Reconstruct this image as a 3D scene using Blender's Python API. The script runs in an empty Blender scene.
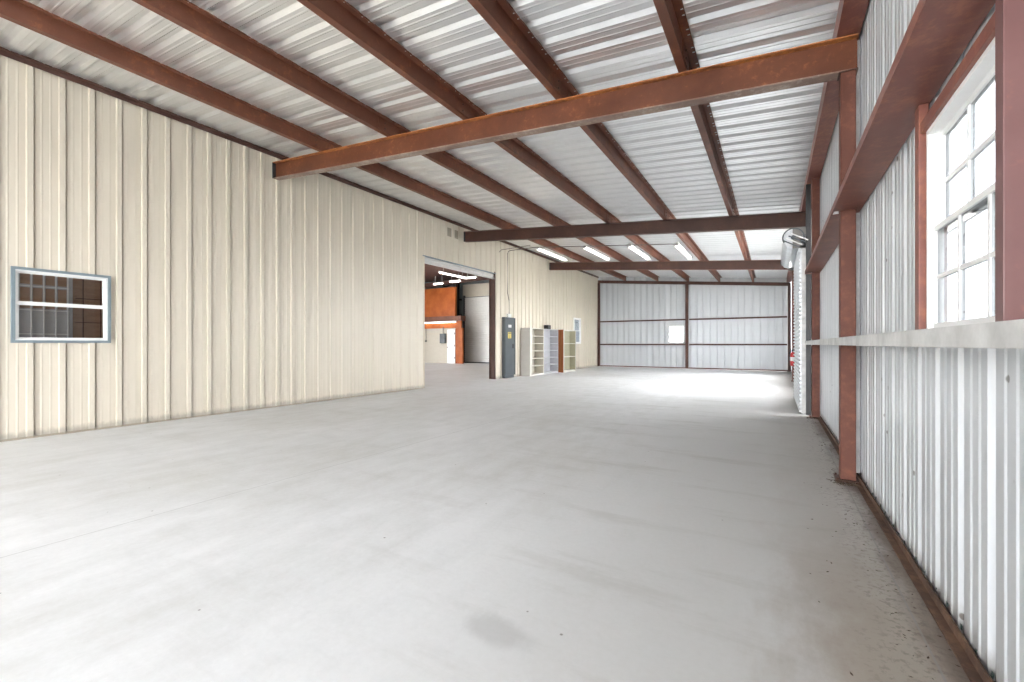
import bpy, math, random
from mathutils import Vector
random.seed(7)
S = bpy.context.scene
C = S.collection
EYE = 1.2
XL, XR = -8.18, 0.66
YB, YF = -6.0, 22.8
YR = -6.1
SL = -0.0837
def roofz(x): return 4.83 + SL * (x - XL)
PITCH = 0.297
BEAM_Y = (4.87, 10.81, 16.75)

# ------------------------------------------------------------------ materials
def new_mat(name):
    m = bpy.data.materials.new(name); m.use_nodes = True
    nt = m.node_tree; b = nt.nodes['Principled BSDF']
    return m, nt, b
def noise(nt, vec, scale, detail=4, rough=.6):
    n = nt.nodes.new('ShaderNodeTexNoise'); n.inputs['Scale'].default_value = scale
    n.inputs['Detail'].default_value = detail; n.inputs['Roughness'].default_value = rough
    nt.links.new(vec, n.inputs['Vector']); return n
def ramp(nt, fac, stops):
    r = nt.nodes.new('ShaderNodeValToRGB'); e = r.color_ramp.elements
    e[0].position, e[0].color = stops[0][0], (*stops[0][1], 1)
    e[1].position, e[1].color = stops[1][0], (*stops[1][1], 1)
    for p, c in stops[2:]:
        k = e.new(p); k.color = (*c, 1)
    nt.links.new(fac, r.inputs['Fac']); return r
def mixc(nt, fac, a, b, mode='MIX'):
    m = nt.nodes.new('ShaderNodeMix'); m.data_type = 'RGBA'; m.blend_type = mode
    if isinstance(fac, (int, float)): m.inputs[0].default_value = fac
    else: nt.links.new(fac, m.inputs[0])
    for k, v in ((6, a), (7, b)):
        if isinstance(v, tuple): m.inputs[k].default_value = (*v, 1)
        else: nt.links.new(v, m.inputs[k])
    return m.outputs[2]
def math_(nt, op, a, b=None, clamp=False):
    m = nt.nodes.new('ShaderNodeMath'); m.operation = op; m.use_clamp = clamp
    for k, v in ((0, a), (1, b)):
        if v is None: continue
        if isinstance(v, (int, float)): m.inputs[k].default_value = v
        else: nt.links.new(v, m.inputs[k])
    return m.outputs[0]
def maprange(nt, v, a, b, c=0., d=1.):
    m = nt.nodes.new('ShaderNodeMapRange'); m.interpolation_type = 'SMOOTHSTEP'
    nt.links.new(v, m.inputs['Value'])
    for k, x in zip(('From Min', 'From Max', 'To Min', 'To Max'), (a, b, c, d)): m.inputs[k].default_value = x
    return m.outputs['Result']
def geo_pos(nt):
    g = nt.nodes.new('ShaderNodeNewGeometry'); return g.outputs['Position']
def scaled(nt, vec, s):
    m = nt.nodes.new('ShaderNodeMapping'); m.inputs['Scale'].default_value = s
    nt.links.new(vec, m.inputs['Vector']); return m.outputs[0]

def simple(name, col, rough=.5, metal=0., var=.06, scale=6., bump=0.):
    m, nt, b = new_mat(name)
    v = geo_pos(nt); n = noise(nt, v, scale)
    lo = tuple(max(0, c * (1 - var)) for c in col); hi = tuple(min(1, c * (1 + var)) for c in col)
    r = ramp(nt, n.outputs['Fac'], [(.3, lo), (.7, hi)])
    nt.links.new(r.outputs[0], b.inputs['Base Color'])
    b.inputs['Roughness'].default_value = rough; b.inputs['Metallic'].default_value = metal
    if bump:
        bp = nt.nodes.new('ShaderNodeBump'); bp.inputs['Strength'].default_value = bump
        nt.links.new(n.outputs['Fac'], bp.inputs['Height']); nt.links.new(bp.outputs[0], b.inputs['Normal'])
    return m

def steel(name, dark, mid, rust, amount, rough=.5):
    """brown primed steel with blotches of rust"""
    m, nt, b = new_mat(name)
    v = geo_pos(nt)
    n1 = noise(nt, v, 1.7, 6, .65); n2 = noise(nt, scaled(nt, v, (3, 3, 3)), 5., 6, .7)
    base = ramp(nt, n1.outputs['Fac'], [(.3, dark), (.7, mid)]).outputs[0]
    f = maprange(nt, math_(nt, 'ADD', math_(nt, 'MULTIPLY', n2.outputs['Fac'], .6), math_(nt, 'MULTIPLY', n1.outputs['Fac'], .4)), .62 - amount * .3, .75 - amount * .2)
    col = mixc(nt, f, base, rust)
    nt.links.new(col, b.inputs['Base Color'])
    b.inputs['Roughness'].default_value = rough
    b.inputs['Specular IOR Level'].default_value = .35
    bp = nt.nodes.new('ShaderNodeBump'); bp.inputs['Strength'].default_value = .08
    nt.links.new(n2.outputs['Fac'], bp.inputs['Height']); nt.links.new(bp.outputs[0], b.inputs['Normal'])
    return m

def panel_paint(name, col, rough, metal=0., streak=.05, specks=False, dirt=None):
    m, nt, b = new_mat(name)
    v = geo_pos(nt)
    n1 = noise(nt, scaled(nt, v, (2.2, 2.2, .25)), 2.5, 5, .6)
    n2 = noise(nt, v, .8, 3)
    a = math_(nt, 'ADD', math_(nt, 'MULTIPLY', n1.outputs['Fac'], .6), math_(nt, 'MULTIPLY', n2.outputs['Fac'], .4))
    lo = tuple(c * (1 - streak) for c in col); hi = tuple(min(1, c * (1 + streak)) for c in col)
    c = ramp(nt, a, [(.35, lo), (.65, hi)]).outputs[0]
    if specks:
        vo = nt.nodes.new('ShaderNodeTexVoronoi'); vo.inputs['Scale'].default_value = 5.5
        vo.inputs['Randomness'].default_value = 1
        nt.links.new(scaled(nt, v, (1, 1, .8)), vo.inputs['Vector'])
        d = maprange(nt, vo.outputs['Distance'], .05, .08, 1, 0)
        sp = nt.nodes.new('ShaderNodeSeparateColor'); nt.links.new(vo.outputs['Color'], sp.inputs[0])
        k = math_(nt, 'GREATER_THAN', sp.outputs[0], .55)
        c = mixc(nt, math_(nt, 'MULTIPLY', math_(nt, 'MULTIPLY', d, k), .8), c, (.07, .06, .05))
    if dirt:
        sx = nt.nodes.new('ShaderNodeSeparateXYZ'); nt.links.new(v, sx.inputs[0])
        nn = noise(nt, scaled(nt, v, (9, 9, 3)), 2., 5, .7)
        zz = math_(nt, 'ADD', sx.outputs[2], math_(nt, 'MULTIPLY', nn.outputs['Fac'], -.14))
        f = maprange(nt, zz, -.03, .05, .45, 0)
        c = mixc(nt, f, c, dirt)
    nt.links.new(c, b.inputs['Base Color'])
    b.inputs['Roughness'].default_value = rough; b.inputs['Metallic'].default_value = metal
    bp = nt.nodes.new('ShaderNodeBump'); bp.inputs['Strength'].default_value = .01; bp.inputs['Distance'].default_value = .02
    nt.links.new(n1.outputs['Fac'], bp.inputs['Height']); nt.links.new(bp.outputs[0], b.inputs['Normal'])
    return m

def concrete():
    m, nt, b = new_mat('concrete')
    v = geo_pos(nt); sx = nt.nodes.new('ShaderNodeSeparateXYZ'); nt.links.new(v, sx.inputs[0])
    X, Y = sx.outputs[0], sx.outputs[1]
    n1 = noise(nt, scaled(nt, v, (.6, .35, 1)), 1.0, 7, .6)
    n2 = noise(nt, scaled(nt, v, (1.2, .5, 1)), 4., 8, .65)
    n3 = noise(nt, v, 30., 4, .7)
    a = math_(nt, 'ADD', math_(nt, 'MULTIPLY', n1.outputs['Fac'], .5), math_(nt, 'MULTIPLY', n2.outputs['Fac'], .35))
    a = math_(nt, 'ADD', a, math_(nt, 'MULTIPLY', n3.outputs['Fac'], .15))
    c = ramp(nt, a, [(.38, (.57, .57, .56)), (.5, (.665, .67, .675)), (.60, (.74, .745, .755))]).outputs[0]
    n4 = noise(nt, scaled(nt, v, (.5, 2.4, 1)), 1.3, 6, .7)
    st = math_(nt, 'MULTIPLY', maprange(nt, n4.outputs['Fac'], .5, .68, 0, .42), maprange(nt, math_(nt, 'ADD', X, math_(nt, 'MULTIPLY', Y, .32)), -2.2, 1.6, .25, 1))
    c = mixc(nt, st, c, (.34, .33, .30))
    # shade beside the right wall put into the colour, plus brown dirt along it
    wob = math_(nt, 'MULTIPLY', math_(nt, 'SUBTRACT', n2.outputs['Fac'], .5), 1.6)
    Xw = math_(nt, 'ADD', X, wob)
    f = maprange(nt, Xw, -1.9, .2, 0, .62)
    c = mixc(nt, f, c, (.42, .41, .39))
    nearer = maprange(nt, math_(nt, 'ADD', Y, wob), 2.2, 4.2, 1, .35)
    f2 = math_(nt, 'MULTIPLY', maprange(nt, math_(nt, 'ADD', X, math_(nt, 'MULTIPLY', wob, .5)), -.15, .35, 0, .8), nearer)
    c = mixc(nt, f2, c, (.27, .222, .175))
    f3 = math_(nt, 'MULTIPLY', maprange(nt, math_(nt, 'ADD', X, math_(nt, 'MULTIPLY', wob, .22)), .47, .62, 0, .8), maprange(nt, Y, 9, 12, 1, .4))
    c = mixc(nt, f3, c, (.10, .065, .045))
    f4 = math_(nt, 'MULTIPLY', maprange(nt, math_(nt, 'ADD', X, math_(nt, 'MULTIPLY', wob, .5)), .2, .55, 0, 1), maprange(nt, n3.outputs['Fac'], .5, .62, 0, .5))
    c = mixc(nt, f4, c, (.09, .07, .055))
    # saw-cut joints
    for xj, w, s in ((-3.73, .007, .4), (.525, .006, .6)):
        j = maprange(nt, math_(nt, 'ABSOLUTE', math_(nt, 'SUBTRACT', X, xj)), w * .4, w, s, 0)
        c = mixc(nt, j, c, (.22, .215, .21))
    # one oval damp mark
    dx = math_(nt, 'DIVIDE', math_(nt, 'SUBTRACT', X, -.98), .17); dy = math_(nt, 'DIVIDE', math_(nt, 'SUBTRACT', Y, 1.55), .10)
    r = math_(nt, 'SQRT', math_(nt, 'ADD', math_(nt, 'MULTIPLY', dx, dx), math_(nt, 'MULTIPLY', dy, dy)))
    r = math_(nt, 'ADD', r, math_(nt, 'MULTIPLY', math_(nt, 'SUBTRACT', n2.outputs['Fac'], .5), 1.5))
    c = mixc(nt, maprange(nt, r, .5, 1.2, .38, 0), c, (.30, .30, .30))
    # scattered dark specks
    vo = nt.nodes.new('ShaderNodeTexVoronoi'); vo.inputs['Scale'].default_value = 4.5
    nt.links.new(scaled(nt, v, (1, 1, 0)), vo.inputs['Vector'])
    sp = nt.nodes.new('ShaderNodeSeparateColor'); nt.links.new(vo.outputs['Color'], sp.inputs[0])
    d = math_(nt, 'MULTIPLY', maprange(nt, vo.outputs['Distance'], .02, .04, .75, 0), math_(nt, 'GREATER_THAN', sp.outputs[0], .45))
    c = mixc(nt, d, c, (.12, .10, .09))
    nt.links.new(c, b.inputs['Base Color'])
    rr = maprange(nt, n1.outputs['Fac'], .3, .7, .42, .62)
    nt.links.new(rr, b.inputs['Roughness'])
    bp = nt.nodes.new('ShaderNodeBump'); bp.inputs['Strength'].default_value = .05; bp.inputs['Distance'].default_value = .02
    nt.links.new(n2.outputs['Fac'], bp.inputs['Height']); nt.links.new(bp.outputs[0], b.inputs['Normal'])
    return m

def wood(name, lo, hi, scale=(1, 1, 6), rough=.5):
    m, nt, b = new_mat(name)
    v = geo_pos(nt); n = noise(nt, scaled(nt, v, scale), 2.2, 6, .65)
    r = ramp(nt, n.outputs['Fac'], [(.3, lo), (.7, hi)])
    nt.links.new(r.outputs[0], b.inputs['Base Color']); b.inputs['Roughness'].default_value = rough
    b.inputs['Specular IOR Level'].default_value = .2
    return m

def glass(name, tint=(.9, .93, .95)):
    m = bpy.data.materials.new(name); m.use_nodes = True; nt = m.node_tree
    nt.nodes.clear()
    o = nt.nodes.new('ShaderNodeOutputMaterial'); t = nt.nodes.new('ShaderNodeBsdfTransparent')
    g = nt.nodes.new('ShaderNodeBsdfGlossy'); mx = nt.nodes.new('ShaderNodeMixShader'); lw = nt.nodes.new('ShaderNodeLayerWeight')
    f = nt.nodes.new('ShaderNodeMath'); f.operation = 'MULTIPLY_ADD'; pw = nt.nodes.new('ShaderNodeMath'); pw.operation = 'POWER'
    nt.links.new(lw.outputs['Facing'], pw.inputs[0]); pw.inputs[1].default_value = 4.
    nt.links.new(pw.outputs[0], f.inputs[0]); f.inputs[1].default_value = .6
    t.inputs[0].default_value = (*tint, 1); g.inputs['Roughness'].default_value = .03; f.inputs[2].default_value = .045
    nt.links.new(f.outputs[0], mx.inputs[0]); nt.links.new(t.outputs[0], mx.inputs[1]); nt.links.new(g.outputs[0], mx.inputs[2])
    nt.links.new(mx.outputs[0], o.inputs[0]); return m

def emit(name, col, st):
    m, nt, b = new_mat(name)
    b.inputs['Base Color'].default_value = (*col, 1)
    b.inputs['Emission Color'].default_value = (*col, 1); b.inputs['Emission Strength'].default_value = st
    return m

M = {}
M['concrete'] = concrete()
M['cream'] = panel_paint('cream_panel_paint', (.625, .565, .47), .45, streak=.035, dirt=(.2, .18, .15))
M['white_panel'] = panel_paint('white_panel_paint', (.52, .54, .56), .3, .15, .06, specks=True, dirt=(.12, .08, .05))
M['far_panel'] = panel_paint('grey_white_panel', (.58, .60, .62), .4, .1, .05)
M['roof_metal'] = panel_paint('galvalume_sheet', (.80, .81, .82), .28, .75, .03)
M['steel'] = steel('brown_primed_steel', (.125, .046, .027), (.20, .074, .043), (.29, .11, .048), .35)
M['steel_rusty_lit'] = steel('rusty_lit_flange_steel', (.20, .068, .03), (.33, .12, .045), (.50, .19, .06), .8)  # rust, with light off the floor put into a brighter orange
M['steel_web'] = steel('rust_mottled_web_steel', (.10, .032, .016), (.18, .060, .028), (.30, .11, .04), .35)
M['steel_dusty'] = steel('dusty_flange_steel', (.20, .12, .09), (.33, .24, .19), (.42, .34, .28), .5)
M['steel_dark'] = steel('dark_brown_steel', (.062, .030, .023), (.10, .046, .034), (.14, .06, .04), .3)
M['steel_red'] = steel('red_oxide_column_steel', (.10, .033, .021), (.148, .052, .034), (.20, .072, .042), .5, .6)
M['steel_mauve'] = steel('mauve_brown_steel', (.13, .062, .060), (.18, .09, .085), (.24, .10, .08), .2, .4)
M['steel_plum'] = steel('plum_brown_steel', (.18, .066, .052), (.25, .10, .078), (.33, .13, .08), .5, .42)
M['galv'] = simple('dusty_white_galvanised', (.56, .56, .55), .5, .2, .22, 7)
M['white_frame'] = simple('white_vinyl', (.8, .8, .79), .4, 0, .02)
M['grey_frame'] = simple('blue_grey_trim', (.19, .235, .26), .5, 0, .08)
M['cream_trim'] = simple('cream_trim', (.6, .575, .52), .45)
M['glass'] = glass('window_glass')
M['glass_dimmed'] = glass('dimmed_window_glass', (.31, .32, .33))  # tint darkened so the bright sky behind the panes burns out less
M['glass_grey'] = glass('tinted_glass', (.55, .57, .58))
M['elec_grey'] = simple('electrical_grey', (.075, .088, .095), .4, .1, .08, 3)
M['elec_dark'] = simple('electrical_dark_grey', (.07, .08, .09), .5)
M['yellow'] = simple('yellow_label', (.62, .48, .10), .5)
M['black'] = simple('black_plastic', (.012, .012, .013), .45)
M['white'] = simple('white_paint', (.74, .74, .72), .5, 0, .03)
M['case_side'] = simple('pale_grey_laminate', (.50, .48, .45), .5, 0, .04)
M['case_white'] = simple('offwhite_laminate', (.62, .60, .54), .5, 0, .03)
M['case_inner'] = simple('beige_laminate', (.50, .46, .38), .5, 0, .04)
M['case_grey'] = simple('cool_grey_laminate', (.46, .46, .48), .5, 0, .04)
M['case_green'] = simple('greenish_beige_laminate', (.34, .325, .23), .5, 0, .04)
M['wood_brown'] = wood('brown_wood_grain', (.20, .065, .02), (.32, .12, .045), (6, 6, .6))
M['ply'] = wood('orange_plywood', (.30, .07, .012), (.48, .13, .027), (.8, .8, .8), .45)
M['ply_dark'] = wood('brown_hardboard', (.30, .18, .12), (.42, .27, .19), (1, 1, 5))
M['slat'] = simple('white_door_slats', (.62, .61, .59), .4, .1, .04)
M['slat_gal'] = simple('galvanised_door_slats', (.62, .64, .66), .35, .35, .08)
M['drum'] = simple('galvanised_drum', (.60, .62, .64), .28, .8, .15, 4)
M['dark'] = simple('dark_gap', (.03, .03, .032), .8)
M['red'] = simple('red_enamel', (.45, .02, .02), .3)
M['leaf'] = simple('dead_leaf', (.07, .045, .03), .8, 0, .5, 30)
M['dirtangle'] = steel('rusted_base_angle', (.06, .035, .025), (.11, .062, .045), (.16, .09, .055), .6, .8)
M['foam'] = simple('dark_green_foam', (.025, .04, .035), .9)
M['blue'] = simple('blue_film', (.06, .16, .42), .4)
M['tube'] = emit('lit_tube', (1., .98, .94), 1.2)
M['tube_main'] = emit('lit_workshop_tube', (1., .97, .92), 4.)
M['roof_dark'] = simple('dark_brown_ceiling', (.11, .055, .042), .7, 0, .15, 1.5)
M['wall_blue'] = panel_paint('dull_blue_grey_panel', (.15, .18, .19), .5, 0, .08)
M['ground'] = simple('gravel_ground', (.42, .41, .38), .9, 0, .1, 3)
M['cord'] = simple('dark_cord', (.03, .03, .03), .6)
M['conduit'] = simple('grey_conduit', (.16, .15, .14), .4, .3, .06)
M['patch'] = simple('tan_patch', (.33, .29, .23), .6)

# ------------------------------------------------------------------ mesh helpers
class MB:
    def __init__(s): s.v = []; s.f = []
    def quadgrid(s, vs, fs):
        o = len(s.v); s.v += [tuple(p) for p in vs]; s.f += [tuple(i + o for i in f) for f in fs]; return s
    def box(s, x0, y0, z0, x1, y1, z1):
        x0, x1 = sorted((x0, x1)); y0, y1 = sorted((y0, y1)); z0, z1 = sorted((z0, z1))
        return s.quadgrid([(x0, y0, z0), (x1, y0, z0), (x1, y1, z0), (x0, y1, z0), (x0, y0, z1), (x1, y0, z1), (x1, y1, z1), (x0, y1, z1)],
                          [(0, 3, 2, 1), (4, 5, 6, 7), (0, 1, 5, 4), (1, 2, 6, 5), (2, 3, 7, 6), (3, 0, 4, 7)])
    def sweep(s, prof, p0, p1, a, b):
        """closed profile [(u,v)] in axes a, b swept from p0 to p1 with capped ends"""
        p0, p1, a, b = map(Vector, (p0, p1, a, b)); n = len(prof)
        vs = [p0 + a * u + b * w for u, w in prof] + [p1 + a * u + b * w for u, w in prof]
        fs = [(i, (i + 1) % n, (i + 1) % n + n, i + n) for i in range(n)]
        fs += [tuple(range(n))[::-1], tuple(range(n, 2 * n))]
        return s.quadgrid(vs, fs)
    def tube(s, pts, r, n=8):
        pts = [Vector(p) for p in pts]; rings = []
        for i, p in enumerate(pts):
            d = (pts[min(i + 1, len(pts) - 1)] - pts[max(i - 1, 0)]).normalized()
            u = d.cross(Vector((0, 0, 1))); u = u.normalized() if u.length > .05 else Vector((1, 0, 0))
            w = d.cross(u).normalized()
            rings.append([p + (u * math.cos(t) + w * math.sin(t)) * r for t in (2 * math.pi * k / n for k in range(n))])
        vs = [q for rg in rings for q in rg]; fs = []
        for i in range(len(pts) - 1):
            for k in range(n):
                a, b = i * n + k, i * n + (k + 1) % n; fs.append((a, b, b + n, a + n))
        fs += [tuple(range(n))[::-1], tuple(range((len(pts) - 1) * n, len(pts) * n))]
        return s.quadgrid(vs, fs)
    def lathe(s, c, prof, axis='z', n=20):
        """prof [(r, h)] around an axis through c"""
        vs, fs = [], []
        for r, h in prof:
            for k in range(n):
                t = 2 * math.pi * k / n; a, b = r * math.cos(t), r * math.sin(t)
                vs.append({'z': (c[0] + a, c[1] + b, c[2] + h), 'y': (c[0] + a, c[1] + h, c[2] + b), 'x': (c[0] + h, c[1] + a, c[2] + b)}[axis])
        for i in range(len(prof) - 1):
            for k in range(n):
                a, b = i * n + k, i * n + (k + 1) % n; fs.append((a, b, b + n, a + n))
        fs += [tuple(range(n)), tuple(range((len(prof) - 1) * n, len(prof) * n))]
        return s.quadgrid(vs, fs)
    def build(s, name, mat, parent=None, bevel=0, smooth=False):
        import bmesh
        org = Vector(parent.location) if parent else None
        me = bpy.data.meshes.new(name); me.from_pydata(s.v, [], s.f); me.materials.append(mat)
        bm = bmesh.new(); bm.from_mesh(me); bmesh.ops.recalc_face_normals(bm, faces=bm.faces); bm.to_mesh(me); bm.free()
        o = bpy.data.objects.new(name, me); C.objects.link(o)
        if parent:
            o.parent = parent; w = parent_world(parent); me.transform(__import__('mathutils').Matrix.Translation(-w))
        if bevel:
            b = o.modifiers.new('bevel', 'BEVEL'); b.width = bevel; b.segments = 2; b.limit_method = 'ANGLE'
        if smooth:
            for p in me.polygons: p.use_smooth = True
            try: me.set_sharp_from_angle(angle=math.radians(40))
            except Exception: pass
        return o
def parent_world(o):
    w = Vector((0, 0, 0))
    while o is not None: w += Vector(o.location); o = o.parent
    return w
def empty(name, loc):
    o = bpy.data.objects.new(name, None); C.objects.link(o); o.location = loc; o.empty_display_size = .1; return o
def tag(o, label=None, cat=None, group=None, kind=None):
    if label: o['label'] = label
    if cat: o['category'] = cat
    if group: o['group'] = group
    if kind: o['kind'] = kind
    return o
def struct(o, label=None, cat=None): return tag(o, label, cat, None, 'structure')

# ribbed metal sheet -------------------------------------------------
def rib_points(s0, s1, phase, rib, minor, cuts=(), half=(.036, .024), seam=0, sd=-.01):
    hb, ht = half
    """list of (s, depth) along a sheet with major ribs each PITCH and two minor ribs between"""
    pts = []
    k = math.floor((s0 - phase) / PITCH) - 1
    while phase + k * PITCH < s1 + PITCH:
        c = phase + k * PITCH
        pts += [(c - hb, 0), (c - ht, rib), (c + ht, rib), (c + hb, 0)]
        if seam: pts += [(c + hb + .001, sd), (c + hb + .001 + seam, sd), (c + hb + .002 + seam, 0)]
        for q in (PITCH * .36, PITCH * .64):
            pts += [(c + q - .014, 0), (c + q - .006, minor), (c + q + .006, minor), (c + q + .014, 0)]
        k += 1
    def dep(s):
        for (a, da), (b, db) in zip(pts, pts[1:]):
            if a <= s <= b: return da + (db - da) * ((s - a) / (b - a) if b > a else 0)
        return 0
    out = [(s, d) for s, d in pts if s0 < s < s1] + [(s, dep(s)) for s in (s0, s1, *cuts) if s0 <= s <= s1]
    out.sort(); res = [out[0]]
    for p in out[1:]:
        if p[0] - res[-1][0] > 1e-4: res.append(p)
    return res
def ribbed(fn, s0, s1, t0, t1, openings=(), phase=0., rib=.03, minor=.005, half=(.036, .024), seam=0, sd=-.01):
    """fn(s, t, depth) -> point; t0/t1 functions of s or numbers; openings (sa, sb, ta, tb)"""
    T0 = t0 if callable(t0) else (lambda s: t0); T1 = t1 if callable(t1) else (lambda s: t1)
    mb = MB(); P = rib_points(s0, s1, phase, rib, minor, [q for o in openings for q in o[:2]], half, seam, sd)
    for (a, da), (b, db) in zip(P, P[1:]):
        mid = (a + b) / 2; iv = [(T0, T1)]
        for sa, sb, ta, tb in sorted((o for o in openings if o[0] <= mid <= o[1]), key=lambda o: o[2]):
            lo, hi = iv.pop()
            iv += [(lo, lambda s, v=ta: v), (lambda s, v=tb: v, hi)]
        for lo, hi in iv:
            if hi(mid) - lo(mid) < 1e-3: continue
            mb.quadgrid([fn(a, lo(a), da), fn(b, lo(b), db), fn(b, hi(b), db), fn(a, hi(a), da)], [(0, 1, 2, 3)])
    return mb

# ------------------------------------------------------------------ room shell
DOOR = (9.05, 12.6, 3.585)
W1 = (1.52, 2.465, 1.22, 2.165)
W3 = (19.45, 20.3, 1.22, 2.45)
WR = (1.86, 2.84, 1.25, 2.22)
WF = (-4.56, -3.74, 1.22, 2.13)
XM = -22.0

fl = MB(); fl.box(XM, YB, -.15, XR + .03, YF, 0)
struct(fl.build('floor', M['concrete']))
gr = MB(); gr.box(-60, -50, -.35, 60, 70, -.16)
struct(gr.build('ground_outside', M['ground']), 'pale gravel ground outside the building', 'ground')

wl = ribbed(lambda s, t, d: (XL + d, s, t), YB, YF, 0., 4.83,
            [(DOOR[0], DOOR[1], 0, DOOR[2]), W1, W3], phase=1.68 % PITCH, rib=.026, minor=.0025, half=(.036, .027), seam=.009)
struct(wl.build('wall_left', M['cream']))
wr = ribbed(lambda s, t, d: (XR + d, s, t), YB, YF, -.05, lambda s: roofz(XR),
            [WR, (8.84, 8.90, 0, 3.5), (12.3, 15.2, 1.4, 3.3), (17.2, 19.3, 1.4, 3.3)], phase=.12, rib=.018, minor=-.0045)  # far pair of openings is unseen, added to daylight the far bay
struct(wr.build('wall_right', M['white_panel']))
wf = ribbed(lambda s, t, d: (s, YF + .05 + d, t), XL, XR, 0., lambda s: roofz(s), [WF], phase=.05, rib=.03, minor=-.004, seam=.02, sd=.03)
struct(wf.build('wall_far', M['far_panel']))
wb = ribbed(lambda s, t, d: (s, YB - d, t), XL, XR, 0., lambda s: roofz(s), [(-6.2, .6, 0, 3.9)], phase=.05, rib=.034, minor=-.005)  # unseen opening behind the camera, sized for the daylight it lets in
struct(wb.build('wall_back', M['far_panel']))
cl = ribbed(lambda s, t, d: (t, s, roofz(t) + d), YR, YF + .3, XL - .08, XR + .25, phase=.2, rib=.036, minor=-.004, half=(.056, .02))
struct(cl.build('ceiling', M['roof_metal']))

# brown closure trim along wall tops
t = MB(); t.sweep([(0, 0), (.045, 0), (.045, -.01), (.012, -.02), (.012, -.08), (0, -.08)], (XL + .036, YB, 4.825), (XL + .036, YF, 4.825), (1, 0, 0), (0, 0, 1))
struct(t.build('trim_1', M['steel_dark']))
t = MB(); t.box(XL + .035, YB, 0, XL + .05, DOOR[0] - .06, .025); t.box(XL + .035, DOOR[1] + .2, 0, XL + .05, YF, .025)
struct(t.build('baseboard_left', M['patch']))
t = MB(); t.box(XL, YF + .02, 0, XR, YF + .045, .06)
struct(t.build('baseboard_far', M['steel_dark']))
# rusted floor angle below the right wall
t = MB(); t.sweep([(0, 0), (.045, 0), (.045, .045), (.036, .045), (.036, .008), (0, .008)], (.6, YB, 0), (.6, 8.6, 0), (1, 0, 0), (0, 0, 1))
struct(t.build('baseboard_right', M['dirtangle']))
t = MB()
y = -2.9
while y < 8.6:
    z = random.uniform(.035, .05); w = random.uniform(.006, .016)
    t.quadgrid([(XR - .006, y, z), (XR - .006, y + w * 2, z - .004), (XR - .004, y + w * 2.2, z + w * 1.6), (XR - .004, y + .01, z + w * 1.1), (XR - .001, y + w, z + w)],
               [(0, 1, 4), (1, 2, 4), (2, 3, 4), (3, 0, 4)])
    y += PITCH * .5 + random.uniform(-.03, .03)
tag(t.build('foam_closure', M['foam']), 'dark green foam closure scraps poking out along the right wall base', 'foam', None, 'stuff')
# pale flashing beside first column
t = MB(); t.sweep([(0, 0), (0, .10), (-.012, .10), (-.012, .012), (-.02, 0)], (XR - .002, 4.98, .05), (XR - .002, 4.98, 4.0), (1, 0, 0), (0, 1, 0))
t.box(.616, 4.945, .05, .657, 4.952, 4.0)
struct(t.build('trim_2', M['galv']))

# ------------------------------------------------------------------ steel beams
def ibeam(mb, p0, p1, h, w, tf=.014, tw=.010, across=(0, 1, 0)):
    pr = [(-w/2, 0), (w/2, 0), (w/2, tf), (tw/2, tf), (tw/2, h - tf), (w/2, h - tf), (w/2, h), (-w/2, h), (-w/2, h - tf), (-tw/2, h - tf), (-tw/2, tf), (-w/2, tf)]
    return mb.sweep(pr, p0, p1, across, (0, 0, 1))
beam_labels = ('rust-orange roof beam, nearest and widest of the beams crossing the roof',
               'dark brown roof beam crossing just before the roll-up door drum',
               'brown roof beam furthest back, just behind the hanging strip lights')
for i, y in enumerate(BEAM_Y):
    x0, x1 = XL + .09, .628
    e = empty('roof_beam', (x1, y, roofz(x1) - .51))
    z = lambda x: roofz(x) - .2 - .31
    for nm, pr, mt in (('web', [(-.006, .012), (.006, .012), (.006, .296), (-.006, .296)], ('steel_web', 'steel_dark', 'steel_dark')[i]),
                       ('top_flange', [(-.065, .296), (.065, .296), (.065, .308), (-.065, .308)], ('steel_rusty_lit', 'steel_dark', 'steel')[i]),
                       ('bottom_flange', [(-.065, 0), (.065, 0), (.065, .012), (-.065, .012)], ('steel_dusty', 'steel_dark', 'steel')[i])):
        MB().sweep(pr, (x0, y, z(x0)), (x1, y, z(x1)), (0, 1, 0), (0, 0, 1)).build(nm, M[mt], e)
    mb = MB(); mb.box(x0 - .014, y - .07, z(x0) + .004, x0, y + .07, z(x0) + .3)
    mb.build('end_gap_sheet', M['dark'], e)  # near-black sheet standing in for the dark gap at the beam end
    mb = MB(); mb.box(.49, y - .07, z(.55) - .004 , .625, y + .07, z(.55) + .006)
    mb.build('seat_plate', M['steel_dark'], e)
    tag(e, beam_labels[i], 'beam', 'beams across the roof')
# far rake beam
e = MB(); e.sweep([(0, 0), (.06, 0), (.06, .012), (.01, .012), (.01, .14), (.06, .14), (.06, .152), (0, .152)][::-1],
                  (XL + .04, YF - .07, roofz(XL) - .355), (XR - .02, YF - .07, roofz(XR) - .355), (0, 1, 0), (0, 0, 1))
tag(e.build('rake_beam', M['steel_dark']), 'brown sloping channel along the top of the far wall', 'beam')

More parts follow.
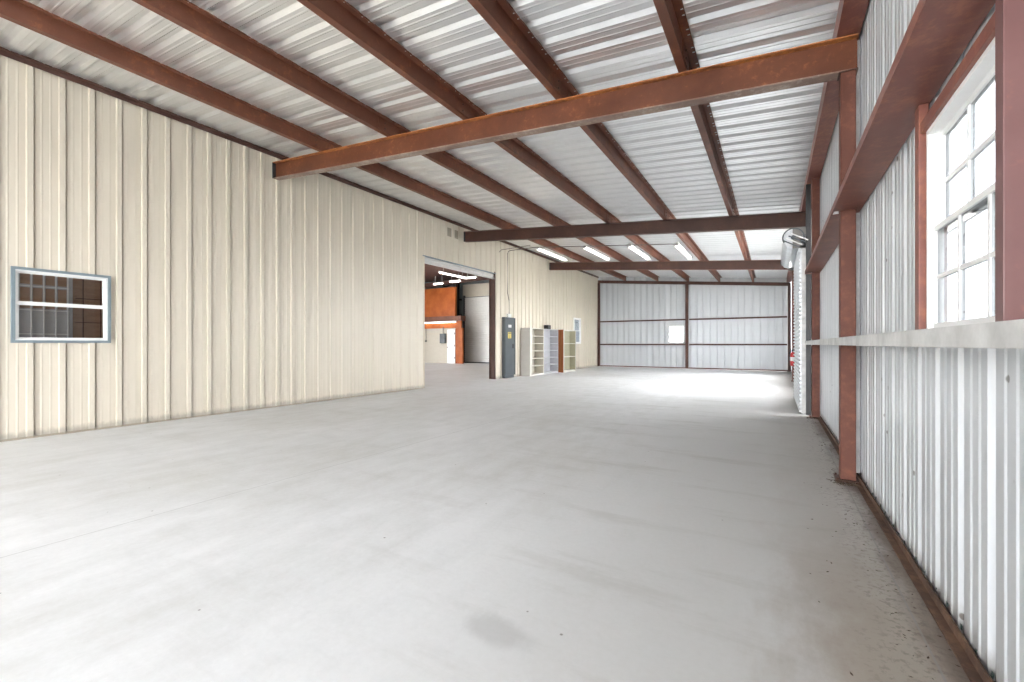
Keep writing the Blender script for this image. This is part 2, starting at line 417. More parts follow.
# purlins
PX = (-6.63, -5.0, -3.55, -2.165, -.77)
ords = ('first', 'second', 'third', 'fourth', 'fifth')
extra = ('first roof purlin out from the cream wall', 'second roof purlin out from the cream wall',
         'middle roof purlin, third out from the cream wall', 'fourth roof purlin out from the cream wall',
         'fifth roof purlin, the one nearest the right wall')
cleat = []
for i, x in enumerate(PX):
    zr = roofz(x)
    e = empty('roof_purlin', (x, 0, zr - .2))
    h, w, tk = .197, .08, .005
    pr = [(0, 0), (0, h - tk), (w - tk, h - tk), (w - tk, h - .022), (w, h - .022), (w, h), (-tk, h), (-tk, tk), (-w + tk, tk), (-w + tk, .02), (-w, .02), (-w, 0)]
    mb = MB(); mb.sweep(pr, (x, YR, zr - .2), (x, YF, zr - .2), (1, 0, 0), (0, 0, 1))
    mb.build('channel', M['steel'], e)
    for y in BEAM_Y:      # lap plates over each beam
        for ya, yb in ((y - .32, y - .07), (y + .07, y + .25)):
            lp = MB().box(x + .001, ya, zr - .185, x + .009, yb, zr - .03).build('lap_plate', M['steel'], e)
            for zz in (zr - .15, zr - .07): MB().lathe((x + .009, (ya + yb) / 2, zz), [(.012, 0), (.012, .01), (.004, .014)], 'x', 6).build('bolt', M['steel_dark'], lp)
    tag(e, extra[i] + ', brown steel running the whole length', 'purlin', 'long purlins under the roof sheets')
# eave strut on top of the right wall
e = MB(); e.sweep([(0, 0), (.17, 0), (.17, .006), (.006, .006), (.006, .18), (.17, .18), (.17, .186), (0, .186)], (.475, YR, 3.905), (.475, YF - .02, 3.905), (1, 0, 0), (0, 0, 1))
tag(e.build('eave_strut', M['steel_plum']), 'brown channel strut running along the top of the right wall', 'beam')

# ------------------------------------------------------------------ columns
def tube_col(name, x0, x1, y0, y1, ztop, mat, label, group=None, plate=True):
    e = empty(name, ((x0 + x1) / 2, (y0 + y1) / 2, 0))
    MB().box(x0, y0, .012, x1, y1, ztop).build('post', mat, e, bevel=.006)
    if plate:
        bp = MB().box(x0 - .035, y0 - .035, 0, min(x1 + .02, .64), y1 + .035, .012).build('base_plate', M['steel_dark'], e)
        for sy in (y0 - .02, y1 + .02): MB().lathe((x0 - .02, sy, .012), [(.009, 0), (.009, .012), (.003, .018)], 'z', 6).build('anchor_bolt', M['steel_dark'], bp)
    tag(e, label, 'column', group); return e
ztop = roofz(.55) - .516
tube_col('steel_column', .503, .612, 4.80, 4.93, ztop, M['steel_red'], 'reddish brown square column, nearest to the camera on the right wall', 'columns along the right wall')
tube_col('steel_column', .535, .64, 8.68, 8.79, 3.9, M['steel_red'], 'reddish brown column beside the roll-up door edge', 'columns along the right wall')
tube_col('steel_column', .503, .612, 10.75, 10.87, ztop, M['steel_red'], 'brown column hidden behind the roll-up door curtain', 'columns along the right wall')
tube_col('steel_column', .503, .612, 16.69, 16.81, ztop, M['steel_red'], 'brown column carrying the red fire extinguisher', 'columns along the right wall')
tube_col('corner_column', XR - .14, XR - .02, YF - .16, YF - .08, roofz(XR) - .36, M['steel_dark'], 'brown column in the far right corner', 'columns of the far wall')
tube_col('corner_column', XL + .05, XL + .17, YF - .16, YF - .08, roofz(XL) - .36, M['steel_dark'], 'brown column in the far left corner', 'columns of the far wall', False)
tube_col('corner_column', -3.70, -3.56, YF - .16, YF - .08, roofz(-3.7) - .36, M['steel_dark'], 'brown middle column of the far wall beside its bright window', 'columns of the far wall', False)

# far wall girts
def cgirt_x(x0, x1, z, label):
    e = MB(); e.sweep([(0, 0), (.07, 0), (.07, .008), (.008, .008), (.008, .062), (.07, .062), (.07, .07), (0, .07)], (x0, YF - .045, z), (x1, YF - .045, z), (0, 1, 0), (0, 0, 1))
    tag(e.build('wall_girt', M['steel_dark']), label, 'girt', 'girts on the far wall')
cgirt_x(XL + .06, -3.72, 2.36, 'upper brown girt on the left half of the far wall, above the window')
cgirt_x(-3.54, XR - .16, 2.36, 'upper brown girt on the right half of the far wall')
cgirt_x(XL + .06, -3.72, 1.14, 'lower brown girt on the left half of the far wall, below the window')
cgirt_x(-3.54, XR - .16, 1.14, 'lower brown girt on the right half of the far wall')

# right wall girts
def girt_y(y0, y1, z, mat, label, lip=.045, x0=.44, deep=None, notch=()):
    """channel lying flat: front lip continuous, shelf interrupted where a column stands"""
    e = empty('wall_girt', (x0, (y0 + y1) / 2, z))
    MB().sweep([(0, 0), (.006, 0), (.006, lip), (0, lip)], (x0, y0, z), (x0, y1, z), (1, 0, 0), (0, 0, 1)).build('front_lip', mat, e)
    mb = MB(); c = y0
    for a, b in list(notch) + [(y1, y1)]:
        mb.box(x0 + .006, c, z, XR - .008, a, z + .006)
        mb.box(x0 + .006, c, z + lip - .006, x0 + .03, a, z + lip)
        c = b
    mb.box(.614, y0 + .002, z + .0005, XR - .009, y1 - .002, z + .0055); mb.box(XR - .014, y0, z + .006, XR - .008, y1, z + lip * .8)
    mb.build('shelf', mat, e)
    tag(e, label, 'girt', 'girts along the right wall'); return e
# upper: deep channel, underside shows
girt_y(-5.9, 8.86, 2.37, M['steel_plum'], 'wide plum-brown upper girt above the near window on the right wall', .055, .445, notch=[(4.80, 4.93), (8.67, 8.80)])
girt_y(-5.9, 5.25, 1.19, M['galv'], 'dusty white lower girt forming the sill of the near window', .062, .445, notch=[(4.80, 4.93)])
girt_y(5.26, 8.86, 1.19, M['galv'], 'short dusty white girt between the near column and the roll-up door', .062, .445, notch=[(8.67, 8.80)])

# window framing steel
def framing(name, a, mat, label, part=None):
    o = MB().box(*a).build(name, mat, bevel=.003); tag(o, label, 'stud', 'steel framing around the near window'); return o
framing('window_stud', (.607, 2.86, 1.256, .645, 2.93, 2.368), M['steel_plum'], 'reddish stud on the far side of the near window')
near = empty('window_stud', (.6, 1.81, 1.256))
MB().box(.56, 1.79, 1.256, .617, 1.845, 2.368).build('post', M['steel_mauve'], near, bevel=.003)
MB().box(.618, 1.79, 1.256, .624, 1.845, 2.368).build('film_strip', M['blue'], near)['label'] = 'blue film strip'
tag(near, 'wide brown stud on the near side of the near window', 'stud', 'steel framing around the near window')
framing('window_header', (.612, 1.846, 2.22, .645, 2.859, 2.275), M['steel_plum'], 'brown header bar across the top of the near window')

# ------------------------------------------------------------------ windows
def window(name, fn, s0, s1, z0, z1, trim, cols=3, rows=2, glassm='glass', trimw=.03, proud=.03, muntin=.012, split=.5, fw=.032, sw=.03):
    """fn(s, z, d) -> point, d = distance proud of the wall towards the room"""
    c = fn((s0 + s1) / 2, z0, 0); e = empty(name, c)
    def bar(mb, a, b, za, zb, d0, d1):
        P = [fn(s, z, d) for d in (d0, d1) for z in (za, zb) for s in (a, b)]
        xs, ys, zs = zip(*P); mb.box(min(xs), min(ys), min(zs), max(xs), max(ys), max(zs))
    def ring(mb, a, b, za, zb, w, d0, d1):
        bar(mb, a, b, za, za + w, d0, d1); bar(mb, a, b, zb - w, zb, d0, d1)
        bar(mb, a, a + w, za + w, zb - w, d0, d1); bar(mb, b - w, b, za + w, zb - w, d0, d1)
    if trim:
        mb = MB(); ring(mb, s0 - .006, s1 + .006, z0 - .006, z1 + .006, trimw, -.01, proud + .012); mb.build('window_trim', M[trim], e)
        a, b, za, zb = s0 + trimw - .006, s1 - trimw + .006, z0 + trimw - .006, z1 - trimw + .006
    else: a, b, za, zb = s0, s1, z0, z1
    mb = MB(); ring(mb, a, b, za, zb, fw, -.05, proud); mb.build('window_frame', M['white_frame'], e)
    zm = za + (zb - za) * split
    for nm, z_a, z_b, dd in (('lower_sash', za + fw, zm + .018, 0.), ('upper_sash', zm - .018, zb - fw, -.028)):
        mb = MB(); ring(mb, a + fw, b - fw, z_a, z_b, sw, dd - .024, dd)
        sash = mb.build(nm, M['white_frame'], e)
        g = MB(); bar(g, a + fw + sw, b - fw - sw, z_a + sw, z_b - sw, dd - .015, dd - .009)
        g.build('glass_pane', M[glassm], sash)
        if sw < .02 and nm == 'lower_sash':
            g = MB(); bar(g, a + fw, b - fw, zm - .024, zm + .024, -.03, .006); g.build('meeting_rail', M['white_frame'], sash)
        if muntin:
            g = MB(); A, B, ZA, ZB = a + fw + sw, b - fw - sw, z_a + sw, z_b - sw
            for k in range(1, cols): bar(g, A + (B - A) * k / cols - muntin / 2, A + (B - A) * k / cols + muntin / 2, ZA, ZB, dd - .022, dd - .003)
            for k in range(1, rows): bar(g, A, B, ZA + (ZB - ZA) * k / rows - muntin / 2, ZA + (ZB - ZA) * k / rows + muntin / 2, dd - .021, dd - .004)
            g.build('muntin_grid', M['white_frame'], sash)
    return struct(e)
# fn for each wall
LW = lambda s, z, d: (XL + d, s, z)
window('window_1', LW, *W1, 'grey_frame', muntin=0, split=.53, glassm='glass', trimw=.034, fw=.02, sw=.016)
window('window_2', lambda s, z, d: (XR - .01 - d, s, z), *WR, None, proud=.02, muntin=.017, glassm='glass_dimmed', fw=.022, sw=.024)
window('window_3', LW, *W3, 'white_frame', muntin=0, glassm='glass', fw=.02, sw=.03)
MB().box(XL - .049, W3[0] + .06, W3[2] + .06, XL - .045, W3[1] - .06, W3[3] - .06).build('pane_backing', M['case_grey'], bpy.data.objects['window_3'])  # sheet added behind the glass so the dark pane reads pale
window('window_4', lambda s, z, d: (s, YF + .05 - d, z), *WF, None, proud=.02, glassm='glass_dimmed')
window_sill = MB().box(XR - .06, WR[0], 1.258, XR + .05, WR[1], 1.275)

# ------------------------------------------------------------------ big doorway in the left wall
# steel jamb, head trim, raised shutter
e = empty('door_1', (XL, 10.8, 0))
mb = MB(); mb.sweep([(0, 0), (-.22, 0), (-.22, -.05), (-.212, -.05), (-.212, -.008), (-.008, -.008), (-.008, -.05), (0, -.05)], (XL + .01, DOOR[1] + .008, 0), (XL + .01, DOOR[1] + .008, 3.66), (1, 0, 0), (0, 1, 0))
mb.build('door_jamb', M['steel_dark'], e)
MB().box(XL - .03, DOOR[0] - .012, 0, XL + .032, DOOR[0], 3.585).build('side_trim', M['cream'], e)
MB().box(XL - .03, DOOR[1] + .01, 0, XL + .042, DOOR[1] + .16, 3.63).build('side_trim', M['cream'], e)
MB().box(XL - .03, DOOR[0] - .05, 3.585, XL + .04, DOOR[1] + .01, 3.605).build('head_trim', M['grey_frame'], e)
def slats(x, y0, y1, z0, z1, pitch=.075, amp=.012):
    pts = []; z = z0
    while z < z1 - 1e-6:
        pts += [(amp, z), (amp, z + pitch * .35), (0, z + pitch * .5), (0, z + pitch * .85)]; z += pitch
    pts.append((amp, z1)); pts = [p for p in pts if p[1] <= z1]
    prof = pts + [(-.02, z1), (-.02, z0)]
    return prof
mb = MB(); mb.sweep(slats(0, 0, 0, 3.44, 3.86), (XL - .05, DOOR[0] - .02, 0), (XL - .05, DOOR[1] + .03, 0), (1, 0, 0), (0, 0, 1))
mb.box(XL - .08, DOOR[0] - .02, 3.415, XL - .02, DOOR[1] + .03, 3.44)
cu = mb.build('shutter_curtain', M['slat'], e)
MB().lathe((XL - .3, DOOR[0] - .03, 3.98), [(.19, 0), (.19, 3.64)], 'y', 24).build('shutter_drum', M['slat'], e, smooth=True)
struct(e, 'raised white roll-up shutter in the wide doorway of the cream wall', 'doorway')

# ------------------------------------------------------------------ workshop beyond the left wall
def plain_wall(name, a, mat): return struct(MB().box(*a).build(name, mat))
wb2 = ribbed(lambda s, t, d: (s, YF - d, t), XM, XL - .02, 0., 5.9, phase=.1, rib=-.03, minor=0)
struct(wb2.build('wall_workshop_far', M['wall_blue']))
struct(ribbed(lambda s, t, d: (XM - d, s, t), YB, YF, 0., 5.9, [(-4.5, 3.5, 0, 3.9), (9., 15.5, 0, 4.)], rib=.03).build('wall_workshop_left', M['far_panel']))  # unseen openings added to let more daylight into the workshop
struct(ribbed(lambda s, t, d: (s, YB - d, t), XM, XL - .05, 0., 5.9, [(-11.1, -8.6, 0, 3.4), (-20., -12., 0, 3.9)], rib=.03).build('wall_workshop_back', M['far_panel']))  # unseen openings added to brighten the storeroom and workshop
plain_wall('ceiling_workshop', (XM - .1, YB - .1, 5.42, XL - .01, YF + .1, 5.5), M['roof_dark'])
plain_wall('wall_workshop_upper', (XL - .03, YB, 4.84, XL - .01, YF, 5.45), M['cream'])
# closed roll-up door at the far end of the workshop
e = empty('door_2', (-15.2, YF - .1, 0))
mb = MB(); mb.sweep([(u, v) for u, v in slats(0, 0, 0, .06, 4.15, .13, .016)], (-17.0, YF - .12, 0), (-13.4, YF - .12, 0), (0, -1, 0), (0, 0, 1))
mb.build('door_curtain', M['slat'], e)
mb = MB(); mb.box(-17.12, YF - .17, 0, -17.0, YF - .06, 4.3); mb.box(-13.4, YF - .17, 0, -13.28, YF - .06, 4.3)
mb.build('door_guide', M['elec_dark'], e)
MB().box(-17.0, YF - .155, 0, -13.4, YF - .09, .07).build('bottom_bar', M['elec_dark'], e)
struct(e, 'closed pale roll-up door at the far end of the workshop', 'door')
MB().box(-17.2, YF - .09, 4.2, -13.1, YF - .035, 5.0).build('wall_workshop_panel', M['case_inner'])
struct(bpy.data.objects['wall_workshop_panel'])
e = MB(); ibeam(e, (-17.5, YF - .4, 0), (-17.5, YF - .4, 5.4), .18, .12)
# upright column
mb = MB(); mb.sweep([(-.07, -.08), (.07, -.08), (.07, -.065), (.006, -.065), (.006, .065), (.07, .065), (.07, .08), (-.07, .08), (-.07, .065), (-.006, .065), (-.006, -.065), (-.07, -.065)], (-17.22, YF - .6, 0), (-17.22, YF - .6, 5.1), (1, 0, 0), (0, 1, 0))
tag(mb.build('steel_column', M['black']), 'black steel column left of the workshop roll-up door', 'column')
mb = MB(); ibeam(mb, (XM + .1, 21.3, 4.72), (XL - .45, 21.3, 5.12), .26, .13)
tag(mb.build('roof_beam', M['steel_dark']), 'dark beam under the workshop roof seen through the doorway', 'beam')
for z, nm in ((1.9, 'lowest'), (3.0, 'middle'), (4.0, 'topmost')):
    mb = MB().box(-21.9, YF - .12, z, -17.32, YF - .035, z + .12)
    tag(mb.build('wall_girt', M['black']), nm + ' dark girt left of the workshop roll-up door', 'girt', 'girts on the workshop end wall')
# office box with plywood
YO = 21.5
e = empty('office_partition', (-18.9, YO, 0))
MB().box(-21.7, YO, .0, -16.85, YO + .1, 2.18).build('white_wall', M['case_inner'], e)['label'] = 'off-white lower wall'
MB().box(-21.7, YO - .03, 2.18, -16.4, YO + .1, 2.62).build('plywood_band', M['ply'], e)
MB().box(-21.7, YO - .18, 2.62, -16.3, YO + .3, 2.92).build('ledge_beam', M['steel'], e)
MB().box(-21.7, YO - .05, 2.92, -16.84, YO + .1, 4.72).build('plywood_loft_wall', M['ply'], e)['label'] = 'orange plywood upper wall'
MB().box(-16.84, YO - .02, 0, -16.3, YO + .1, 2.18).build('plywood_side', M['ply'], e)['label'] = 'orange plywood strip beside the door'
tag(e, 'plywood and white office partition with a ledge, beyond the doorway', 'partition')
struct(e)
e = empty('door_3', (-17.15, YO, 0))
MB().box(-17.46, YO - .05, 0, -16.86, YO - .001, 2.1).build('door_leaf', M['white_frame'], e, bevel=.004)
for z in (.3, 1.05, 1.8): MB().box(-16.9, YO - .065, z, -16.86, YO - .051, z + .1).build('hinge', M['elec_dark'], e)
MB().lathe((-17.40, YO - .05, 1.0), [(.012, 0), (.012, -.03), (.03, -.045), (.03, -.06), (.012, -.07)], 'y', 12).build('door_knob', M['elec_dark'], e)
struct(e, 'white door in the workshop office partition', 'door')
e = empty('electrical_box', (-17.8, YO - .1, 1.25))
MB().box(-18.0, YO - .13, 1.25, -17.56, YO - .001, 1.85).build('box_body', M['elec_grey'], e, bevel=.006)
MB().box(-17.98, YO - .145, 1.27, -17.58, YO - .131, 1.83).build('box_door', M['elec_grey'], e, bevel=.004)
MB().box(-17.63, YO - .165, 1.5, -17.60, YO - .146, 1.6).build('latch', M['black'], e)
MB().tube([(-17.78, YO - .06, 1.85), (-17.78, YO - .06, 2.3)], .02).build('conduit', M['conduit'], e)
tag(e, 'grey electrical box on the white workshop partition left of the white door', 'electrical box')
e = empty('hanging_cord', (-19.2, YO - .1, 1.35))
MB().tube([(-19.2, YO - .04, 2.19), (-19.2, YO - .05, 1.9), (-19.18, YO - .05, 1.6), (-19.2, YO - .05, 1.45)], .012).build('cord', M['cord'], e)
MB().lathe((-19.2, YO - .05, 1.35), [(.02, .1), (.06, .08), (.06, .0), (.03, -.02)], 'z', 12).build('plug', M['cord'], e)
tag(e, 'dark cord hanging on the white workshop partition', 'cord')
# workshop strip lights
def strip_light(name, p, L, axis, label, group, tubem, w=.11):
    x, y, z = p; e = empty(name, (x, y, z)); h = L / 2
    def bx(mb, a0, b0, z0, a1, b1, z1):   # a along, b across
        if axis == 'y': mb.box(x + b0, y + a0, z + z0, x + b1, y + a1, z + z1)
        else: mb.box(x + a0, y + b0, z + z0, x + a1, y + b1, z + z1)
    mb = MB(); pr = [(-w/2, 0), (w/2, 0), (w/2 * .8, .055), (-w/2 * .8, .055)]
    if axis == 'y': mb.sweep(pr, (x, y - h, z), (x, y + h, z), (1, 0, 0), (0, 0, 1))
    else: mb.sweep(pr, (x - h, y, z), (x + h, y, z), (0, 1, 0), (0, 0, 1))
    mb.build('housing', M['white_frame'], e)
    for b in (-w * .27, w * .27):
        mb = MB(); q = [(x + b, y - h + .04, z - .03), (x + b, y + h - .04, z - .03)] if axis == 'y' else [(x - h + .04, y + b, z - .03), (x + h - .04, y + b, z - .03)]
        mb.tube(q, .018, 10).build('lamp_tube', tubem, e, smooth=True)
    for a in (-h, h - .03):
        mb = MB(); bx(mb, a, -w * .48, -.055, a + .03, w * .48, 0); mb.build('lamp_holder', M['white_frame'], e)
    for a in (-h * .7, h * .7):
        if hang: mb = MB(); bx(mb, a, -.006, .055, a + .02, .006, .055 + hang); mb.build('hanger', M['galv'], e)
    tag(e, label, 'strip light', group)
hang = .4
for i, (xx, l) in enumerate(((-17.1, 'leftmost'), (-15.87, 'middle'), (-14.72, 'rightmost'))):
    strip_light('strip_light', (xx, 20.2, (4.79, 4.84, 4.97)[i]), .75, 'x', l + ' of three short lit strip lights under the workshop roof', 'short strip lights in the workshop', M['tube_main'])
hang = .35
strip_light('strip_light', (-15.3, 19.3, 5.03), 2.4, 'y', 'long lit strip light nearest the doorway, under the workshop roof', 'strip lights in the workshop', M['tube_main'])
strip_light('strip_light', (-12.5, 14.0, 5.0), 2.4, 'y', 'unseen strip light added above the doorway head to light the workshop', 'strip lights in the workshop', M['tube_main'])  # out-of-view lamp added to brighten the workshop
hang = .0
strip_light('strip_light', (-18.2, YO - .1, 2.565), 3.0, 'x', 'long lit strip light under the office ledge in the workshop', 'strip lights in the workshop', M['tube'])
hang = .35
strip_light('strip_light', (-9.6, 3.2, 5.0), 2.4, 'y', 'unseen strip light added behind the cream wall to light the storeroom', 'strip lights in the workshop', M['tube_main'])  # out-of-view lamp added to brighten the room behind the near window
# brown boarded partition seen through window_1, with a glazed grid door
plain_wall('wall_storeroom', (-11.4, YB + .05, 0, -11.25, 8.5, 5.4), M['ply_dark'])
plain_wall('wall_storeroom_side', (-11.25, 8.4, 0, XL - .06, 8.5, 5.4), M['ply_dark'])
e = empty('glazed_door', (-11.2, 2.4, 0))
MB().box(-11.245, 1.95, 0, -11.20, 2.85, 2.75).build('door_leaf', M['case_grey'], e)
mb = MB()
for k in range(6): mb.box(-11.2, 2.0 + k * .155, .95, -11.18, 2.015 + k * .155, 2.65)
for k in range(5): mb.box(-11.2, 2.0, .95 + k * .42, -11.182, 2.8, .965 + k * .42)
mb.build('grid', M['white_frame'], e)
mb = MB()
for k in range(5):
    for j in range(2, 4): mb.box(-11.199, 2.03 + k * .155, .99 + j * .42, -11.192, 2.145 + k * .155, 1.35 + j * .42)
mb.build('pane', M['ply_dark'], e)
tag(e, 'grey door with a white grid of panes seen through the near left window', 'door')
mb = MB()
for yy in (3.0, 3.25, 3.5, 3.8): mb.box(-11.25, yy, .1, -11.235, yy + .012, 4)
for zz in (1.6, 2.05): mb.box(-11.25, 2.9, zz, -11.237, 4.2, zz + .012)
struct(mb.build('trim_3', M['steel_dark']))

# ------------------------------------------------------------------ electrical cabinet, conduit
e = empty('electrical_cabinet', (XL + .1, 13.3, 0))
MB().box(XL + .036, 13.02, 0, XL + .14, 13.64, .10).build('plinth', M['elec_dark'], e)
MB().box(XL + .036, 13.0, .10, XL + .15, 13.66, 2.14).build('cabinet_body', M['elec_grey'], e, bevel=.005)
MB().box(XL + .151, 13.02, .12, XL + .168, 13.64, 2.12).build('cabinet_door', M['elec_grey'], e, bevel=.004)
MB().box(XL + .04, 13.661, .10, XL + .17, 13.70, 2.13).build('hinge_edge', M['elec_dark'], e)
MB().box(XL + .169, 13.50, 1.05, XL + .195, 13.53, 1.2).build('handle', M['black'], e, bevel=.003)
MB().box(XL + .169, 13.18, 1.40, XL + .171, 13.40, 1.62).build('warning_label', M['yellow'], e)['label'] = 'yellow warning label'
mb = MB(); mb.box(XL + .1711, 13.2, 1.565, XL + .172, 13.38, 1.6)
for k in range(4): mb.box(XL + .1711, 13.22, 1.42 + k * .032, XL + .172, 13.36 - .02 * (k % 2), 1.43 + k * .032)
mb.build('label_print', M['elec_dark'], bpy.data.objects['warning_label'])
MB().box(XL + .169, 13.2, 1.78, XL + .171, 13.42, 1.88).build('nameplate', M['galv'], e)['label'] = 'pale nameplate'
tag(e, 'tall grey electrical cabinet with a yellow label on the cream wall', 'electrical cabinet')
e = empty('electrical_conduit', (XL + .06, 13.3, 2.2))
MB().box(XL + .036, 13.3, 2.145, XL + .11, 13.52, 2.27).build('junction_box', M['white'], e, bevel=.004)
xc = XL + .07
zc = 4.5
mb = MB(); mb.tube([(xc, 13.42, 2.27), (xc, 13.42, 2.75), (xc, 13.32, 3.0), (xc, 13.32, zc - .1), (xc + .03, 13.32, zc - .03), (xc + .1, 13.32, zc), (-7.0, 13.32, zc), (-2.4, 13.32, zc - .42)], .013, 8)
mb.build('riser_pipe', M['conduit'], e, smooth=True)
mb = MB(); mb.tube([(xc, 12.75, 4.35), (xc + .1, 12.75, 4.42), (-7.0, 12.95, zc)], .010, 6)
mb.build('branch_pipe', M['conduit'], e, smooth=True)
mb = MB(); mb.tube([(xc, 13.64, .9), (xc, 13.7, 1.0), (xc, 13.7, 1.3), (xc, 13.62, 1.4)], .02, 8)
mb.build('side_pipe', M['conduit'], bpy.data.objects['electrical_cabinet'], smooth=True)
tag(e, 'thin grey conduit rising from the electrical cabinet to the roof lights', 'conduit')
for i, (yy, l) in enumerate(((9.98, 'left'), (10.33, 'right'))):
    tag(MB().box(XL + .003, yy + .06, 4.35, XL + .012, yy + .25, 4.6).build('wall_patch', M['patch'], bevel=.002), l + ' of two small tan patches on the cream wall left of the middle beam end', 'patch', 'tan patches above the doorway')

# lean-to strip lights
hang = .06
for i, (xx, dz) in enumerate(((-6.95, 0), (-5.25, 0), (-3.80, 0), (-2.43, 0))):
    strip_light('strip_light', (xx, 14.55, roofz(xx) - .25), 2.4, 'y',
                ('white strip light closest to the cream wall', 'white strip light, second from the cream wall', 'white strip light, third from the cream wall', 'white strip light, furthest from the cream wall')[i] + ' under the roof',
                'strip lights between the far beams', M['tube'], .13)

# ------------------------------------------------------------------ bookcases
def bookcase(y0, y1, x1, h, n, side, edge, inner, label, x0=XL + .04, sidew=.03, face=.05):
    e = empty('bookcase', ((x0 + x1) / 2, (y0 + y1) / 2, 0))
    for ya, yb, sm in ((y0, y0 + sidew, side), (y1 - sidew, y1, inner)): MB().box(x0, ya, 0, x1 - .004, yb, h).build('side_panel', M[sm], e)
    MB().box(x1 - .003, y0, 0, x1 + .015, y0 + face, h).build('face_stile', M[edge], e); MB().box(x1 - .003, y1 - .03, 0, x1 + .015, y1, h).build('face_stile', M[edge], e)
    MB().box(x0, y0 + sidew, .06, x0 + .01, y1 - sidew, h - .02).build('back_panel', M[inner], e)
    MB().box(x0, y0 + sidew, h - .03, x1, y1 - sidew, h).build('top_panel', M[edge], e)
    MB().box(x0 + .011, y0 + sidew, 0, x1, y1 - sidew, .07).build('plinth', M[edge], e)
    zs = [.07 + (h - .10) * k / n for k in range(1, n)]
    for z in zs: MB().box(x0 + .011, y0 + sidew + .001, z, x1 - .002, y1 - sidew - .001, z + .028).build('shelf', M[edge], e)
    tag(e, label, 'bookcase', 'open bookcases along the cream wall'); return e
bookcase(14.3, 15.43, -7.745, 1.80, 6, 'case_side', 'case_white', 'case_inner', 'off-white bookcase nearest the grey electrical cabinet', face=.16)
bookcase(15.5, 16.83, -7.78, 1.80, 6, 'case_white', 'case_grey', 'case_grey', 'cool grey bookcase in the middle of the row, black box on top')
bookcase(16.92, 18.25, -7.57, 1.80, 3, 'wood_brown', 'case_white', 'case_green', 'bookcase with a brown wood side and three tall compartments', x0=-7.86)
e = empty('black_box', (-7.95, 16.2, 1.80))
MB().box(-8.05, 16.05, 1.802, -7.86, 16.32, 1.97).build('body', M['black'], e, bevel=.01)
MB().lathe((-7.86, 16.12, 1.885), [(.05, 0), (.05, .012), (.03, .014)], 'x', 16).build('round_front', M['elec_dark'], e)
tag(e, 'small black box sitting on top of the grey bookcase', 'box')

# ------------------------------------------------------------------ roll-up door on the right wall
e = empty('door_4', (.38, 10.3, 0))
y0, y1 = 9.0, 11.6
mb = MB(); mb.sweep(slats(0, 0, 0, .04, 3.0, .07, .022), (.395, y0 - .03, 0), (.395, y1 + .03, 0), (-1, 0, 0), (0, 0, 1))
mb.build('door_curtain', M['slat_gal'], e)
for ya, yb in ((y0 - .03, y0 + .03), (y1 - .03, y1 + .03)):
    mb = MB(); mb.sweep([(.405, ya), (.465, ya), (.465, yb), (.405, yb), (.405, yb - .01), (.455, yb - .01), (.455, ya + .01), (.405, ya + .01)], (0, 0, 0), (0, 0, 3.05), (1, 0, 0), (0, 1, 0))
    mb.build('guide_rail', M['galv'] , e)
MB().box(.467, y0 - .05, 0, .535, y0 + .05, 3.9).build('jamb_angle', M['black'], e)
# coil
coil = []
R = .145; cx, cz = .285, 3.03
mb = MB(); n = 44; vs = []
pr = []
for k in range(n):
    a = 2 * math.pi * k / n; r = R + (.006 if k % 4 < 2 else 0); pr.append((r * math.cos(a), r * math.sin(a)))
mb.sweep(pr, (cx, y0 + .04, cz), (cx, y1 - .04, cz), (1, 0, 0), (0, 0, 1))
mb.build('door_coil', M['drum'], e, smooth=True)
for yy in (y0 - .03, y1 + .01):
    mb = MB()
    mb.sweep([(cx - .01, cz - .19), (.50, cz - .19), (.50, cz + .17), (cx - .01, cz + .17)], (0, yy, 0), (0, yy + .008, 0), (1, 0, 0), (0, 0, 1))
    b = mb.build('end_bracket', M['conduit'], e)
    mb = MB()
    for k in range(-1, 14):
        a, c = 2 * math.pi * k / 24, 2 * math.pi * (k + 1) / 24
        mb.sweep([(cx + r * math.cos(t), cz + r * math.sin(t)) for r, t in ((.165, a), (.165, c), (.145, c), (.145, a))], (0, yy - .012, 0), (0, yy, 0), (1, 0, 0), (0, 0, 1))
    mb.build('bracket_ring', M['elec_dark'], b)
    MB().lathe((cx, yy - .02, cz), [(.035, 0), (.035, .02)], 'y', 14).build('axle_hub', M['elec_dark'], b)
    for a in (): MB().tube([(cx + .05 * math.cos(a), yy - .006, cz + .05 * math.sin(a)), (cx + .14 * math.cos(a), yy - .006, cz + .14 * math.sin(a))], .012, 6).build('spoke', M['elec_dark'], b)
    for k in range(4):
        x_, z_ = cx - .15 + .04 * k, cz - .04 + .035 * k
        MB().tube([(x_, yy - .03, z_), (x_ + .24, yy - .03, z_ - .14)], .011, 6).build('bracket_strut', M['white' if k % 2 else 'elec_dark'], b)
struct(e, 'closed galvanised roll-up door with its drum, on the right wall', 'door')

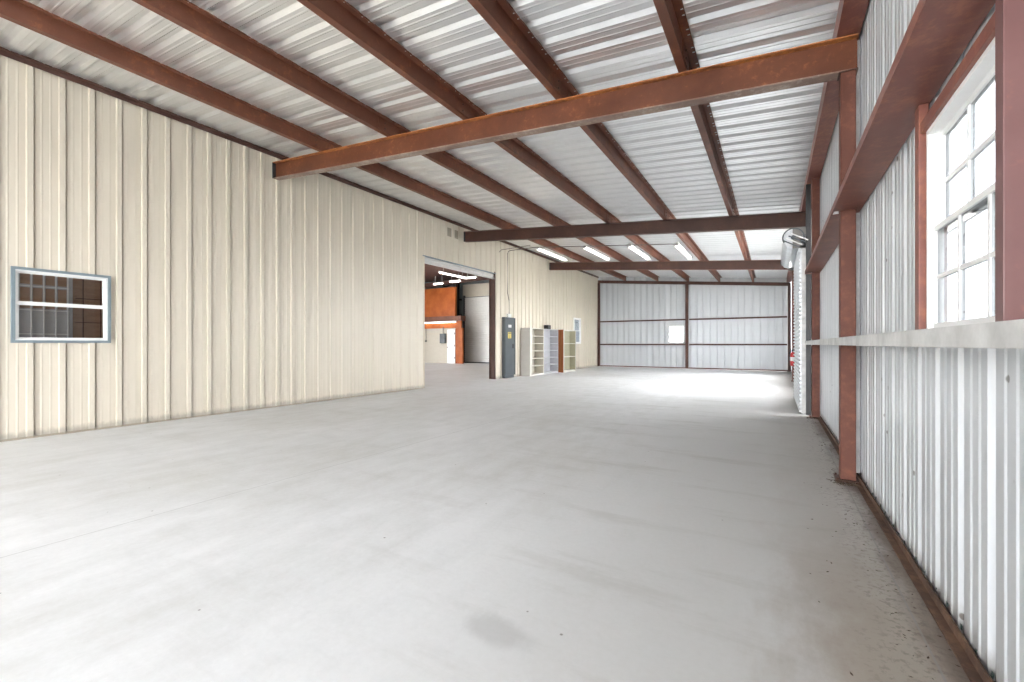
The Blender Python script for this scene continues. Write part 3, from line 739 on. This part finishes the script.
# ------------------------------------------------------------------ fire extinguisher
ex, ey = .52, 16.60
e = empty('fire_extinguisher', (ex, ey, .5))
MB().lathe((ex, ey, .5), [(.05, 0), (.075, .01), (.08, .03), (.08, .36), (.07, .41), (.035, .44), (.025, .46)], 'z', 20).build('cylinder', M['red'], e, smooth=True)
mb = MB(); mb.lathe((ex, ey, .96), [(.025, 0), (.03, .02), (.03, .05), (.015, .06)], 'z', 12); mb.build('valve', M['black'], e)
mb = MB(); mb.box(ex - .11, ey - .012, 1.0, ex + .02, ey + .012, 1.015); mb.box(ex - .1, ey - .01, 1.03, ex + .02, ey + .01, 1.045); mb.build('handle', M['black'], e)
MB().tube([(ex - .02, ey - .03, .99), (ex - .09, ey - .06, .93), (ex - .1, ey - .06, .8), (ex - .09, ey - .05, .68)], .011).build('hose', M['black'], e, smooth=True)
MB().lathe((ex, ey, .66), [(.0806, 0), (.0812, .004), (.0812, .12), (.0806, .124)], 'z', 20).build('white_label', M['white'], e)
tag(e, 'red fire extinguisher hung on the far column by the right wall', 'fire extinguisher')

# ------------------------------------------------------------------ dead leaves and debris by the wall and column feet
mb = MB()
def leaf(x, y, s):
    a = random.uniform(0, 6.28); ca, sa = math.cos(a), math.sin(a); h = random.uniform(.3, .8) * s
    P = [(-1, 0, 0), (0, -.4, .0), (1, 0, .3), (0, .4, .0), (0, 0, .6)]
    vs = [(x + s * (p[0] * ca - p[1] * sa), y + s * (p[0] * sa + p[1] * ca), .004 + h * p[2]) for p in P]
    mb.quadgrid(vs, [(0, 1, 4), (1, 2, 4), (2, 3, 4), (3, 0, 4)])
for k in range(150): leaf(random.uniform(.42, .60) if k % 3 else random.uniform(.1, .6), random.uniform(.8, 4.7), random.uniform(.004, .011))
for k in range(130):
    a = random.uniform(0, 6.28); r = random.uniform(.03, .13); leaf(.54 + r * math.cos(a) * .9, 4.72 + r * math.sin(a) * .6, random.uniform(.006, .016))
for k in range(70): leaf(random.uniform(.45, .62), random.uniform(5, 8.6), random.uniform(.006, .014))
for k in range(60): leaf(.56 + random.uniform(-.1, .07), 8.6 + random.uniform(-.08, .06), random.uniform(.01, .02))
for k in range(16):
    a = random.uniform(0, 6.28); c = (.54 + random.uniform(-.1, .05), 4.70 + random.uniform(-.04, .04)); L = random.uniform(.05, .11)
    pts = [(c[0] + math.cos(a + j * .5) * L * j / 3, c[1] + math.sin(a + j * .5) * L * j / 3, .004 + .018 * math.sin(j + k)) for j in range(4)]
    mb.tube([(p[0], p[1], abs(p[2]) + .002) for p in pts], .0022, 5)
tag(mb.build('dead_leaves', M['leaf']), 'small dead leaves, twigs and dirt scattered along the foot of the right wall', 'leaves', None, 'stuff')

# ------------------------------------------------------------------ light
SKY_LOW, SKY_HIGH = 3.0, 5.5
w = bpy.data.worlds.new('sky'); S.world = w; w.use_nodes = True
nt = w.node_tree; bg = nt.nodes['Background']
bg.inputs[0].default_value = (.96, .98, 1., 1)
# overcast sky, with a brighter lobe added to light the far bay
tc = nt.nodes.new('ShaderNodeTexCoord'); dp = nt.nodes.new('ShaderNodeVectorMath'); dp.operation = 'DOT_PRODUCT'
nt.links.new(tc.outputs['Generated'], dp.inputs[0]); dp.inputs[1].default_value = Vector((.8, .55, .25)).normalized()
st = maprange(nt, dp.outputs['Value'], -.1, 1., SKY_LOW, SKY_HIGH)
nt.links.new(st, bg.inputs[1])

# ------------------------------------------------------------------ camera
cam = bpy.data.cameras.new('camera'); co = bpy.data.objects.new('camera', cam); C.objects.link(co)
co.location = (0, 0, EYE); co.rotation_euler = (math.pi / 2, 0, .537)
cam.sensor_width = 36; cam.lens = 440 / 1024 * 36; cam.shift_y = 3 / 1024; cam.clip_start = .02; cam.clip_end = 300
S.camera = co
v = S.view_settings; v.view_transform = 'Standard'; v.look = 'None'; v.gamma = 1; v.use_curve_mapping = False; v.exposure = 2.72
